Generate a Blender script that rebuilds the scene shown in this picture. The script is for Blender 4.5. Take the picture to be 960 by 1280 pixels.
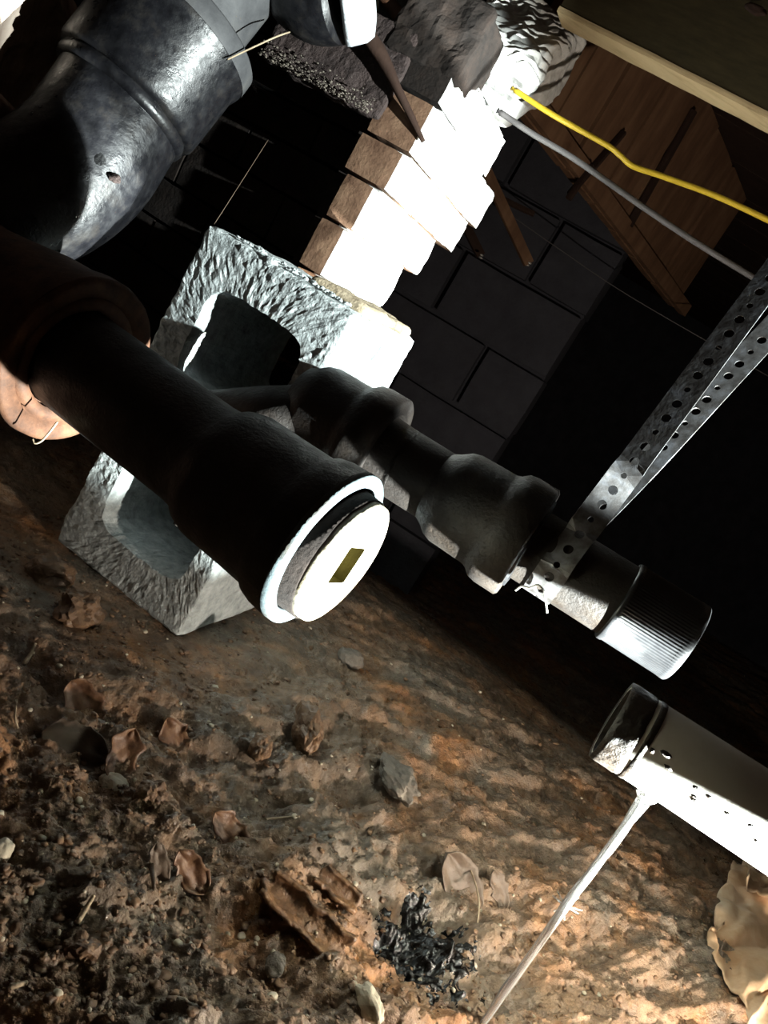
import bpy, bmesh, math, random
import numpy as np
from mathutils import Vector, Matrix
sin, cos, rad, PI = math.sin, math.cos, math.radians, math.pi
random.seed(7)
for o_ in list(bpy.data.objects): bpy.data.objects.remove(o_)
S = bpy.context.scene
COL = S.collection

# ------------------------------------------------------------------ camera
FPX = 967.0
PITCH, ROLL = rad(14.26), rad(31.14)
_f = Vector((0, cos(PITCH), -sin(PITCH))); _r = Vector((1, 0, 0)); _u = Vector((0, sin(PITCH), cos(PITCH)))
CX = _r*cos(ROLL) + _u*sin(ROLL); CY = -_r*sin(ROLL) + _u*cos(ROLL)
cd = bpy.data.cameras.new('camera'); cam = bpy.data.objects.new('camera', cd); COL.objects.link(cam)
cam.matrix_world = Matrix(((CX.x, CY.x, -_f.x, 0), (CX.y, CY.y, -_f.y, 0), (CX.z, CY.z, -_f.z, 0), (0, 0, 0, 1)))
cd.sensor_fit = 'VERTICAL'; cd.sensor_height = 24.0; cd.lens = 24.0*FPX/1280.0; cd.clip_start = .01
S.camera = cam

# ------------------------------------------------------------------ world, lamps, exposure
S.view_settings.view_transform = 'Standard'; S.view_settings.look = 'None'
S.view_settings.gamma = 1.0; S.view_settings.use_curve_mapping = False; S.view_settings.exposure = 0.0
w = bpy.data.worlds.new('crawl_space_dark'); S.world = w; w.use_nodes = True
w.node_tree.nodes['Background'].inputs[0].default_value = (1.0, .74, .5, 1)
w.node_tree.nodes['Background'].inputs[1].default_value = .020
LIGHT = Vector((.614, .384, -.335))                   # torch lying low by the soil, right of the frame
HIGH_SPOT = Vector((.668, .391, .140))                    # added unseen spot that brightens the block top and pier
def lamp(name, kind, loc, energy, color, size, target=None, angle=None, blend=None):
    l = bpy.data.lights.new(name, kind); l.energy = energy; l.color = color; l.shadow_soft_size = size
    o = bpy.data.objects.new(name, l); COL.objects.link(o); o.location = loc
    if target is not None:
        o.rotation_euler = (Vector(target)-Vector(loc)).to_track_quat('-Z', 'Y').to_euler()
        l.spot_size = rad(angle); l.spot_blend = blend
    return o
lamp('low_torch_beam', 'SPOT', LIGHT, 620, (.90, 1.0, .97), .005, (.04, .665, -.075), 48, .45)
lamp('low_torch_spill', 'POINT', LIGHT, 25, (1.0, .88, .74), .012)
lamp('added_high_spot', 'SPOT', HIGH_SPOT, 230, (.90, 1.0, .98), .006, (-.245, 1.035, .085), 38, .3)  # added beam, whitens the pier and block top

# ------------------------------------------------------------------ helpers
def ray(x, y): return _f + CX*((x-480)/FPX) + CY*((640-y)/FPX)
def P(x, y, d): return ray(x, y)*d
def yawvec(deg): y = rad(deg); return Vector((cos(y), -sin(y), 0)), Vector((sin(y), cos(y), 0))
Z = Vector((0, 0, 1))
A, B = yawvec(14.9)                                  # the pier's own right / receding directions
O = Vector((-.3085, .806, -.4352))                   # block's front left bottom corner
def loc(a, b, z): return O + A*a + B*b + Z*z
def plane_hit(x, y, pt, n): R = ray(x, y); return R*(pt.dot(n)/R.dot(n))

def _hash(ix, iy, iz, seed):
    h = (ix*374761393 + iy*668265263 + iz*2147483647 + seed*974711) & 0x7fffffff
    h = ((h ^ (h >> 13))*1274126177) & 0x7fffffff
    h = ((h ^ (h >> 15))*668265263) & 0x7fffffff
    return ((h ^ (h >> 16)) & 0xffff)/65535.0
def vnoise(p, seed=0):                               # value noise, -1..1, p is (n,2|3)
    p = np.asarray(p, float)
    if p.shape[1] == 2: p = np.column_stack([p, np.zeros(len(p))])
    i = np.floor(p).astype(np.int64); f = p-i; f = f*f*f*(f*(f*6-15)+10)
    r = 0
    for dx in (0, 1):
        for dy in (0, 1):
            for dz in (0, 1):
                wgt = (f[:, 0] if dx else 1-f[:, 0])*(f[:, 1] if dy else 1-f[:, 1])*(f[:, 2] if dz else 1-f[:, 2])
                r = r + wgt*_hash(i[:, 0]+dx, i[:, 1]+dy, i[:, 2]+dz, seed)
    return r*2-1
def fbm(p, octs=4, seed=0, gain=.5):
    p = np.asarray(p, float); a = 1; r = 0; t = 0
    for k in range(octs):
        r = r + a*vnoise(p*(2.03**k)+k*7.3, seed+k); t += a; a *= gain
    return r/t

def empty(name, at, label, cat, group=None):
    o = bpy.data.objects.new(name, None); COL.objects.link(o); o.location = at; o.empty_display_size = .02
    o['label'] = label; o['category'] = cat
    if group: o['group'] = group
    return o
def tag(o, label=None, cat=None, group=None, kind=None):
    if label: o['label'] = label
    if cat: o['category'] = cat
    if group: o['group'] = group
    if kind: o['kind'] = kind
    return o
def root_of(o):
    v = Vector((0, 0, 0))
    while o is not None: v = v + Vector(o.location); o = o.parent
    return v
def link(name, verts, faces, mat, parent=None, smooth=True, origin=None):
    """one mesh object from world-space vertices"""
    vs = np.array([tuple(v) for v in verts], float)
    if parent is not None: og = root_of(parent)
    elif origin is not None: og = Vector(origin)
    else: og = Vector(((vs[:, 0].min()+vs[:, 0].max())/2, (vs[:, 1].min()+vs[:, 1].max())/2, vs[:, 2].min()))
    vs = vs - np.array(og)
    me = bpy.data.meshes.new(name); me.from_pydata([tuple(v) for v in vs], [], faces)
    bm = bmesh.new(); bm.from_mesh(me); bmesh.ops.recalc_face_normals(bm, faces=bm.faces); bm.to_mesh(me); bm.free()
    me.polygons.foreach_set('use_smooth', [smooth]*len(me.polygons))
    for m in (mat if isinstance(mat, (list, tuple)) else [mat]): me.materials.append(m)
    o = bpy.data.objects.new(name, me); COL.objects.link(o)
    if parent is not None: o.parent = parent
    else: o.location = og
    return o
def frame(d):
    d = Vector(d).normalized(); t = Z if abs(d.z) < .9 else Vector((1, 0, 0))
    x = d.cross(t).normalized(); return d, x, x.cross(d).normalized()
def lathe_geo(prof, at, d, n=72, closed=False, wob=0, seed=0):
    d, x, y = frame(d); V = []; F = []
    m = len(prof)
    for j, (t, r) in enumerate(prof):
        for k in range(n):
            q = 2*PI*k/n
            rr = r*(1 + (wob*fbm([[3*cos(q)+seed, 3*sin(q), t*30]], 3, seed)[0] if wob else 0))
            V.append(Vector(at) + d*t + (x*cos(q)+y*sin(q))*rr)
    for j in range(m if closed else m-1):
        for k in range(n):
            F.append((j*n+k, j*n+(k+1) % n, ((j+1) % m)*n+(k+1) % n, ((j+1) % m)*n+k))
    return V, F
def lathe(name, prof, at, d, mat, parent=None, n=72, closed=False, wob=0, seed=0):
    V, F = lathe_geo(prof, at, d, n, closed, wob, seed)
    return link(name, V, F, mat, parent)
def catmull(pts, n):
    out = []; L = len(pts)
    for i in range(L-1):
        p0 = pts[max(i-1, 0)]; p1 = pts[i]; p2 = pts[i+1]; p3 = pts[min(i+2, L-1)]
        for k in range(n):
            t = k/n
            out.append([.5*(2*b+(c-a)*t+(2*a-5*b+4*c-d)*t*t+(3*b-a-3*c+d)*t**3) for a, b, c, d in zip(p0, p1, p2, p3)])
    out.append(list(pts[-1])); return out
def tube_geo(pts, rs, n=10, sub=8, cap=True, wob=0, seed=0):
    ext = [tuple(p)+(r,) for p, r in zip(pts, rs if isinstance(rs, (list, tuple)) else [rs]*len(pts))]
    sm = catmull(ext, sub) if len(ext) > 1 else ext
    V = []; F = []; prev = None
    for i, s in enumerate(sm):
        p = Vector(s[:3]); q = Vector(sm[min(i+1, len(sm)-1)][:3]) - Vector(sm[max(i-1, 0)][:3]); q.normalize()
        if prev is None: _, x, y = frame(q)
        else: x = (prev - q*prev.dot(q)).normalized(); y = q.cross(x)
        prev = x
        for k in range(n):
            g = 2*PI*k/n; rr = s[3]
            if wob: rr *= 1+wob*vnoise([[p.x*40+2*cos(g)+seed, p.y*40+2*sin(g), p.z*40]], seed)[0]
            V.append(p + (x*cos(g)+y*sin(g))*rr)
    m = len(sm)
    for j in range(m-1):
        for k in range(n): F.append((j*n+k, j*n+(k+1) % n, (j+1)*n+(k+1) % n, (j+1)*n+k))
    if cap: F.append(tuple(range(n))[::-1]); F.append(tuple(range((m-1)*n, m*n)))
    return V, F
def tube(name, pts, rs, mat, parent=None, n=10, sub=8, cap=True, wob=0, seed=0):
    V, F = tube_geo(pts, rs, n, sub, cap, wob, seed); return link(name, V, F, mat, parent)
def box_geo(c, ax, half, segs=(1, 1, 1), amp=0, scale=20, seed=0, rnd=.0):
    """rough box: subdivided cube surface pushed about by noise; ax = three unit axes, half = half sizes"""
    nx, ny, nz = segs; idx = {}; V = []; F = []
    def vid(i, j, k):
        if (i, j, k) not in idx: idx[(i, j, k)] = len(V); V.append((2*i/nx-1, 2*j/ny-1, 2*k/nz-1))
        return idx[(i, j, k)]
    for i in range(nx):
        for j in range(ny):
            for k in (0, nz): F.append((vid(i, j, k), vid(i+1, j, k), vid(i+1, j+1, k), vid(i, j+1, k)))
    for i in range(nx):
        for k in range(nz):
            for j in (0, ny): F.append((vid(i, j, k), vid(i+1, j, k), vid(i+1, j, k+1), vid(i, j, k+1)))
    for j in range(ny):
        for k in range(nz):
            for i in (0, nx): F.append((vid(i, j, k), vid(i, j+1, k), vid(i, j+1, k+1), vid(i, j, k+1)))
    q = np.array(V)*np.array(half)
    if rnd:                                          # round the corners off
        core = np.clip(q, -(np.array(half)-rnd), np.array(half)-rnd); dlt = q-core; ln = np.linalg.norm(dlt, axis=1, keepdims=True)
        q = core + np.where(ln > 1e-9, dlt/np.maximum(ln, 1e-9)*np.minimum(ln, rnd), 0)
    M = np.array([tuple(a) for a in ax]); wv = q@M + np.array(tuple(c))
    if amp:
        nn = np.column_stack([fbm(wv*scale+11*seed+s*31, 4, seed+s) for s in range(3)]); wv = wv + nn*amp
    return [Vector(v) for v in wv], F
def box(name, c, ax, half, mat, parent=None, smooth=False, **kw):
    V, F = box_geo(c, ax, half, **kw); return link(name, V, F, mat, parent, smooth)
ICO = {}
def ico(level):
    if level not in ICO:
        bm = bmesh.new(); bmesh.ops.create_icosphere(bm, subdivisions=level, radius=1); bm.verts.ensure_lookup_table()
        ICO[level] = (np.array([tuple(v.co) for v in bm.verts]), [tuple(v.index for v in f.verts) for f in bm.faces]); bm.free()
    return ICO[level]
def lump_geo(c, half, ax=None, level=3, amp=.25, scale=1.6, seed=0):
    v, f = ico(level); k = 1+amp*fbm(v*scale+seed*5.1, 4, seed)
    q = v*k[:, None]*np.array(half)
    if ax is not None: q = q@np.array([tuple(a) for a in ax])
    return [Vector(t) for t in (q+np.array(tuple(c)))], f
def merge(geos):
    V = []; F = []
    for v, f in geos:
        b = len(V); V += list(v); F += [tuple(i+b for i in t) for t in f]
    return V, F

# ------------------------------------------------------------------ materials
def mat(name, cols, rough=.8, metal=0, scale=12, bump=.3, bscale=60, spec=.5, rough2=None, detail=8, bdist=.004, coat=0, trans=0, stretch=(1, 1, 1), pos=None, bscale2=None):
    m = bpy.data.materials.new(name); m.use_nodes = True; nt = m.node_tree; N = nt.nodes; L = nt.links
    bs = N['Principled BSDF']; tc = N.new('ShaderNodeTexCoord'); mp = N.new('ShaderNodeMapping'); mp.inputs['Scale'].default_value = stretch
    L.new(tc.outputs['Object'], mp.inputs['Vector'])
    nz = N.new('ShaderNodeTexNoise'); nz.inputs['Scale'].default_value = scale; nz.inputs['Detail'].default_value = detail; nz.inputs['Roughness'].default_value = .65
    L.new(mp.outputs['Vector'], nz.inputs['Vector'])
    cr = N.new('ShaderNodeValToRGB'); e = cr.color_ramp.elements
    n = len(cols); ps = pos or [.3+.4*i/max(n-1, 1) for i in range(n)]
    e[0].position = ps[0]; e[0].color = (*cols[0], 1); e[1].position = ps[-1]; e[1].color = (*cols[-1], 1)
    for i in range(1, n-1): q = e.new(ps[i]); q.color = (*cols[i], 1)
    L.new(nz.outputs['Fac'], cr.inputs['Fac']); L.new(cr.outputs['Color'], bs.inputs['Base Color'])
    bs.inputs['Metallic'].default_value = metal; bs.inputs['Specular IOR Level'].default_value = spec
    if rough2 is None: bs.inputs['Roughness'].default_value = rough
    else:
        n3 = N.new('ShaderNodeTexNoise'); n3.inputs['Scale'].default_value = scale*2.3; n3.inputs['Detail'].default_value = 5
        L.new(mp.outputs['Vector'], n3.inputs['Vector']); mr = N.new('ShaderNodeMapRange')
        mr.inputs['From Min'].default_value = .35; mr.inputs['From Max'].default_value = .65; mr.inputs['To Min'].default_value = rough; mr.inputs['To Max'].default_value = rough2
        L.new(n3.outputs['Fac'], mr.inputs['Value']); L.new(mr.outputs['Result'], bs.inputs['Roughness'])
    if bump:
        n2 = N.new('ShaderNodeTexNoise'); n2.inputs['Scale'].default_value = bscale; n2.inputs['Detail'].default_value = 6; n2.inputs['Roughness'].default_value = .6
        L.new(mp.outputs['Vector'], n2.inputs['Vector'])
        bp = N.new('ShaderNodeBump'); bp.inputs['Strength'].default_value = bump; bp.inputs['Distance'].default_value = bdist
        L.new(n2.outputs['Fac'], bp.inputs['Height'])
        if bscale2:
            n4 = N.new('ShaderNodeTexNoise'); n4.inputs['Scale'].default_value = bscale2; n4.inputs['Detail'].default_value = 3
            L.new(mp.outputs['Vector'], n4.inputs['Vector'])
            b2 = N.new('ShaderNodeBump'); b2.inputs['Strength'].default_value = bump; b2.inputs['Distance'].default_value = bdist*2
            L.new(n4.outputs['Fac'], b2.inputs['Height']); L.new(b2.outputs['Normal'], bp.inputs['Normal'])
        L.new(bp.outputs['Normal'], bs.inputs['Normal'])
    bs.inputs['Coat Weight'].default_value = coat
    bs.inputs['Transmission Weight'].default_value = trans
    return m
M = {}
M['iron'] = mat('cast_iron_black', [(.010, .008, .007), (.018, .014, .012), (.030, .022, .016)], .46, 0, 25, .7, 300, .4, .65, bdist=.0014)
M['tar'] = mat('tarred_iron', [(.003, .003, .0036), (.007, .007, .0085), (.020, .018, .017)], .26, 0, 40, .5, 120, .4, .5, bdist=.0015)
M['pipegrey'] = mat('weathered_pipe_grey', [(.03, .03, .032), (.05, .05, .052), (.07, .068, .066)], .6, 0, 30, .4, 120, .3, bdist=.001)
M['rust'] = mat('rusted_iron', [(.03, .014, .008), (.075, .032, .016), (.12, .056, .028)], .75, 0, 45, .5, 180, .3, bdist=.0015)
M['rim'] = mat('corroded_rim', [(.05, .026, .013), (.06, .06, .055), (.085, .11, .12), (.13, .165, .175)], .6, 0, 28, .6, 220, .4, bdist=.001, pos=[.3, .4, .5, .7])
M['plug'] = mat('corroded_brass_plug', [(.09, .05, .022), (.26, .22, .15), (.36, .33, .26)], .6, 0, 45, .6, 160, .4, bdist=.0012, pos=[.28, .42, .6])
M['brass'] = mat('olive_brass', [(.06, .05, .018), (.13, .11, .04)], .7, .0, 40, .2, 200, .3)
M['block'] = mat('concrete_block', [(.22, .24, .24), (.36, .39, .39), (.5, .53, .53)], .95, 0, 70, .75, 330, .15, bdist=.0022, bscale2=110)
M['blockfar'] = mat('far_block_dark', [(.046, .046, .055), (.068, .068, .08)], .95, 0, 14, .5, 120, .1, bdist=.003)  # dark grey, much darker than the near block
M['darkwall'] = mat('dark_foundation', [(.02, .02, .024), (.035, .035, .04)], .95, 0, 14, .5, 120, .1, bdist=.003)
M['brick'] = mat('old_brown_brick', [(.085, .045, .028), (.14, .08, .05), (.19, .115, .072)], .92, 0, 38, .7, 220, .15, bdist=.0015)
M['bricklit'] = mat('lit_orange_brick', [(.3, .14, .075), (.4, .2, .115), (.48, .26, .15)], .92, 0, 38, .7, 220, .15, bdist=.0015)  # lit copy of the brown brick, brightness put into the colour
M['shade_black'] = mat('shaded_face_black', [(.006, .0045, .004), (.012, .0085, .007), (.02, .013, .01)], .95, 0, 30, .7, 180, .2, bdist=.002)  # shade on the pier faces put into the colour
M['lit_pale'] = mat('lit_pale_brick', [(.52, .5, .47), (.68, .67, .64), (.75, .74, .72)], .95, 0, 40, .8, 160, .1, bdist=.002)  # glare on the pier's right faces put into this pale colour
M['mortar'] = mat('tan_mortar', [(.22, .17, .11), (.36, .29, .2), (.46, .38, .27)], .95, 0, 60, .8, 260, .1, bdist=.002)
M['stone'] = mat('fieldstone', [(.2, .12, .09), (.42, .33, .27), (.55, .47, .4)], .9, 0, 30, .9, 90, .2, bdist=.004, stretch=(1, 1, .35))
M['greystone'] = mat('grey_stone', [(.07, .06, .05), (.13, .11, .09), (.2, .17, .14)], .9, 0, 30, .8, 120, .2, bdist=.003)
M['darkstone'] = mat('dark_brown_stone', [(.018, .014, .011), (.035, .028, .022), (.06, .05, .04)], .9, 0, 30, .8, 120, .2, bdist=.003)
M['pale'] = mat('pale_pebble', [(.36, .31, .23), (.5, .45, .35)], .6, 0, 50, .4, 200, .4, bdist=.001)
M['slate'] = mat('dark_slab', [(.022, .015, .014), (.045, .03, .027)], .8, 0, 40, .9, 170, .3, bdist=.004)
M['wood'] = mat('joist_wood_lit', [(.38, .28, .15), (.55, .42, .24), (.62, .48, .28)], .8, 0, 9, .3, 60, .2, bdist=.001, stretch=(1.2, 6, 12))  # joist underside, the light falling on it put into the colour
M['wood_shade'] = mat('joist_wood_shade', [(.03, .024, .012), (.042, .033, .016), (.055, .043, .02)], .8, 0, 10, .3, 80, .2, bdist=.001, stretch=(2, 6, 14))  # near face of the same joist, its shade put into the colour
M['board'] = mat('brown_board', [(.09, .045, .025), (.15, .08, .044), (.21, .12, .068)], .8, 0, 7, .3, 60, .2, bdist=.001, stretch=(3, 3, .8))
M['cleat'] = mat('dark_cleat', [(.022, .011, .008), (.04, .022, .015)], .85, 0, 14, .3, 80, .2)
M['yellow'] = mat('yellow_sheath', [(.5, .33, .02), (.6, .42, .035)], .4, 0, 10, .1, 100, .5)
M['greycable'] = mat('grey_sheath', [(.07, .065, .065), (.11, .1, .1)], .55, 0, 10, .1, 100, .4)
M['galv'] = mat('dull_galvanised', [(.07, .06, .055), (.16, .155, .155), (.28, .29, .32)], .42, .75, 55, .4, 150, .5, .6, bdist=.0006)
M['pvc'] = mat('dirty_white_pvc', [(.3, .24, .16), (.55, .5, .42), (.64, .6, .53)], .32, 0, 14, .15, 90, .5, .5, bdist=.0006, pos=[.24, .36, .6])
M['gunk'] = mat('black_pipe_dope', [(.012, .01, .009), (.05, .035, .025)], .3, 0, 60, .9, 130, .5, .6, bdist=.003)
M['thread'] = mat('plastic_coupling', [(.014, .014, .015), (.022, .022, .024)], .3, 0, 40, .2, 150, .5, .45, bdist=.0006)
M['leaf'] = mat('dead_leaf', [(.05, .022, .012), (.13, .065, .033), (.24, .14, .075)], .5, 0, 60, .6, 150, .4, bdist=.0015)
M['leafdark'] = mat('dull_leaf', [(.06, .04, .026), (.11, .075, .05)], .6, 0, 60, .6, 150, .4, bdist=.0015)
M['bark'] = mat('wet_bark', [(.05, .025, .012), (.13, .065, .028), (.25, .13, .055)], .45, 0, 70, .9, 120, .5, bdist=.003)
M['twig'] = mat('pale_twig', [(.22, .16, .1), (.36, .29, .2)], .7, 0, 60, .4, 150, .3)
M['muck'] = mat('black_wet_muck', [(.002, .002, .002), (.006, .005, .004)], .10, 0, 30, .6, 160, .3, .22, bdist=.0025)
M['sheet'] = mat('stained_cream_plastic', [(.42, .24, .12), (.58, .4, .25), (.68, .55, .4)], .55, 0, 16, .4, 60, .4, bdist=.002)
M['tape'] = mat('white_wrap', [(.42, .46, .5), (.68, .7, .72)], .5, 0, 40, .8, 90, .3, bdist=.003)
M['steel'] = mat('bright_wire', [(.4, .38, .35), (.6, .58, .54)], .4, .6, 40, .1, 100, .5)
M['dirt_crumb'] = mat('soil_crumb', [(.06, .032, .016), (.115, .062, .03), (.17, .095, .045)], .45, 0, 90, .6, 260, .5, .8, bdist=.0015)
M['palecable'] = mat('pale_green_sheath', [(.45, .5, .36), (.55, .6, .45)], .5, 0, 10, .1, 100, .4)

def ground_mat():
    m = bpy.data.materials.new('wet_clay_soil'); m.use_nodes = True; nt = m.node_tree; N = nt.nodes; L = nt.links; bs = N['Principled BSDF']
    tc = N.new('ShaderNodeTexCoord')
    def noise(s, d=8, r=.65):
        n = N.new('ShaderNodeTexNoise'); n.inputs['Scale'].default_value = s; n.inputs['Detail'].default_value = d; n.inputs['Roughness'].default_value = r
        L.new(tc.outputs['Object'], n.inputs['Vector']); return n.outputs['Fac']
    def ramp(fac, cols):
        c = N.new('ShaderNodeValToRGB'); e = c.color_ramp.elements
        e[0].position, e[0].color = cols[0][0], (*cols[0][1], 1); e[1].position, e[1].color = cols[-1][0], (*cols[-1][1], 1)
        for p, q in cols[1:-1]: t = e.new(p); t.color = (*q, 1)
        L.new(fac, c.inputs['Fac']); return c.outputs['Color']
    def mix(f, a, b):
        x = N.new('ShaderNodeMix'); x.data_type = 'RGBA'; L.new(f, x.inputs[0]); L.new(a, x.inputs[6]); L.new(b, x.inputs[7]); return x.outputs[2]
    brown = ramp(noise(34), [(.32, (.06, .034, .019)), (.5, (.14, .082, .044)), (.66, (.24, .145, .082))])
    grey = ramp(noise(45), [(.32, (.06, .048, .034)), (.5, (.11, .084, .058)), (.66, (.2, .16, .12))])
    rust = ramp(noise(50), [(.3, (.09, .038, .014)), (.5, (.2, .092, .034)), (.68, (.33, .17, .075))])
    c1 = mix(ramp(noise(4.5, 5), [(.42, (0, 0, 0)), (.58, (1, 1, 1))]), brown, grey)
    c2 = mix(ramp(noise(6.3, 5), [(.5, (0, 0, 0)), (.62, (1, 1, 1))]), c1, rust)
    L.new(c2, bs.inputs['Base Color'])
    mr = N.new('ShaderNodeMapRange'); L.new(noise(55, 4), mr.inputs['Value'])
    mr.inputs['From Min'].default_value = .35; mr.inputs['From Max'].default_value = .6; mr.inputs['To Min'].default_value = .14; mr.inputs['To Max'].default_value = .85
    L.new(mr.outputs['Result'], bs.inputs['Roughness'])
    b1 = N.new('ShaderNodeBump'); b1.inputs['Strength'].default_value = .7; b1.inputs['Distance'].default_value = .006; L.new(noise(120, 6, .6), b1.inputs['Height'])
    b2 = N.new('ShaderNodeBump'); b2.inputs['Strength'].default_value = .7; b2.inputs['Distance'].default_value = .002; L.new(noise(420, 4, .6), b2.inputs['Height'])
    L.new(b1.outputs['Normal'], b2.inputs['Normal']); L.new(b2.outputs['Normal'], bs.inputs['Normal'])
    return m
M['ground'] = ground_mat()
def water_mat():
    m = bpy.data.materials.new('running_water'); m.use_nodes = True; bs = m.node_tree.nodes['Principled BSDF']
    bs.inputs['Base Color'].default_value = (.95, .95, .95, 1); bs.inputs['Roughness'].default_value = .12; bs.inputs['IOR'].default_value = 1.33
    bs.inputs['Transmission Weight'].default_value = .78
    return m
M['water'] = water_mat()

# ------------------------------------------------------------------ ground
_c, _s = cos(rad(-20)), sin(rad(-20))
PIT = None
def height(x, y):
    x = np.asarray(x, float).ravel(); y = np.asarray(y, float).ravel(); p = np.column_stack([x, y])
    h = np.full(len(x), -.437)
    # the bank falls away beyond a soft crest
    crest = y - (1.22 - .30*x)
    h -= .20*np.log1p(np.exp(np.clip(crest*14, -30, 30)))/14*1.6
    h = np.maximum(h, -.78)
    q = np.column_stack([(x*_c-y*_s)*.55, x*_s+y*_c])       # lumps drawn out along the bank
    h += .020*fbm(q*7, 3, 3)
    near = 1/(1+np.exp(np.clip((y-.95)*9, -30, 30)))
    rough = .45+.55*near
    h += .012*rough*(1-2*np.abs(fbm(q*17, 3, 9)))
    h += .013*rough*fbm(q*38, 4, 21)
    h += .0045*near*np.tanh(4*fbm(q*30, 3, 27)-.6)
    h += .0055*rough*(1-2*np.abs(fbm(q*80, 3, 33)))
    h += .0032*rough*fbm(p*230, 2, 41)
    # keep the soil flat under the block
    d = np.hypot(x+.2, y-.86); k = np.clip((.28-d)/.12, 0, 1); h = h*(1-k*.8) + (-.432)*k*.8
    # wet hollow
    dd = np.hypot((x-.20)/.055, (y-.55)/.06); h -= .028*np.exp(-dd**2)
    return h
def ghit(px, py):
    R = ray(px, py); s = -.437/R.z
    for _ in range(14):
        q = R*s; s = .5*s + .5*height([q.x], [q.y])[0]/R.z
    return R*s
def build_ground():
    n1, n2 = 700, 590
    v = .14*(4.6/.14)**(np.arange(n1)/(n1-1)); t = np.arange(n2)/(n2-1)
    Y = np.repeat(v[:, None], n2, 1); X = (-.72*v-.12)[:, None]*(1-t)[None] + (1.02*v+.12)[:, None]*t[None]
    H = height(X, Y)
    co = np.column_stack([X.ravel(), Y.ravel(), H]); idx = np.arange(n1*n2).reshape(n1, n2)
    fa = np.stack([idx[:-1, :-1], idx[:-1, 1:], idx[1:, 1:], idx[1:, :-1]], -1).reshape(-1, 4)
    me = bpy.data.meshes.new('floor'); me.vertices.add(len(co)); me.vertices.foreach_set('co', co.ravel())
    me.loops.add(fa.size); me.loops.foreach_set('vertex_index', fa.ravel().astype(np.int32))
    me.polygons.add(len(fa)); me.polygons.foreach_set('loop_start', np.arange(0, fa.size, 4, dtype=np.int32)); me.polygons.foreach_set('loop_total', np.full(len(fa), 4, np.int32))
    me.polygons.foreach_set('use_smooth', [True]*len(fa)); me.update(calc_edges=True); me.materials.append(M['ground'])
    o = bpy.data.objects.new('floor', me); COL.objects.link(o)
    tag(o, 'damp brown clay soil floor of the crawl space, lumpy and rutted', kind='structure')
build_ground()

# ------------------------------------------------------------------ shell: far block wall, ceiling boards, dark side walls
WA, WB = yawvec(10)
wp = P(664, 512, 2.35)                                # right end of the far wall
wall = empty('wall_back', Vector((wp.x, wp.y, -.8)), 'dark concrete block wall far behind the pier', 'wall'); del wall['category']; wall['kind'] = 'structure'
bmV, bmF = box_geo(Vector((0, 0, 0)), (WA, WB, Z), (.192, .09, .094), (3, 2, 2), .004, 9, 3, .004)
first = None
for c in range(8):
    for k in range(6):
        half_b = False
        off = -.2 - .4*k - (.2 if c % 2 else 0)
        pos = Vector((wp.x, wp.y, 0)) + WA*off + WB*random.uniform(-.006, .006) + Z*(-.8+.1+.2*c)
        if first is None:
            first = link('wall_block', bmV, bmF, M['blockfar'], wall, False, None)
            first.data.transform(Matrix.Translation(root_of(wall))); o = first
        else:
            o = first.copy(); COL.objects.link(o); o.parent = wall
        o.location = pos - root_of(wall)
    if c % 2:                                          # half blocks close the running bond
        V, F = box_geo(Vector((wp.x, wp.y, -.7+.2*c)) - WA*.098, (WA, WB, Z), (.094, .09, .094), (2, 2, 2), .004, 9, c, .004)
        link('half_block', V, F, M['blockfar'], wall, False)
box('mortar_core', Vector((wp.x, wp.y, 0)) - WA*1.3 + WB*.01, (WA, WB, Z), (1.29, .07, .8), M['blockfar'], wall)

def slab(name, c, ax, half, m, label):
    return tag(box(name, c, ax, half, m), label, kind='structure')
X_, Y_ = Vector((1, 0, 0)), Vector((0, 1, 0))
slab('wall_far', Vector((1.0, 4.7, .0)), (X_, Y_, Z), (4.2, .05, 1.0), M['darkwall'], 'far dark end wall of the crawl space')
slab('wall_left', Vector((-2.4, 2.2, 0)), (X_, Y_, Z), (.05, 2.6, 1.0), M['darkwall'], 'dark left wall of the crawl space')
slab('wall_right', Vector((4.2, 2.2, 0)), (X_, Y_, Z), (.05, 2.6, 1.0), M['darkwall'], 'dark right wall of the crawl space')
ceil = empty('ceiling', Vector((.5, 2.2, .70)), 'dark board subfloor over the joists', 'ceiling'); del ceil['category']; ceil['kind'] = 'structure'
JA, JB = yawvec(17)
pl = None
for k in range(26):
    c = Vector((.3, 0, .715)) + WB*0 + Vector((0, -.35+.205*k, 0))
    if pl is None:
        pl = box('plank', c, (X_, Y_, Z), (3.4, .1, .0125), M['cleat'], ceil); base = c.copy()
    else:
        q = pl.copy(); COL.objects.link(q); q.parent = ceil; q.location = c-base

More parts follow.
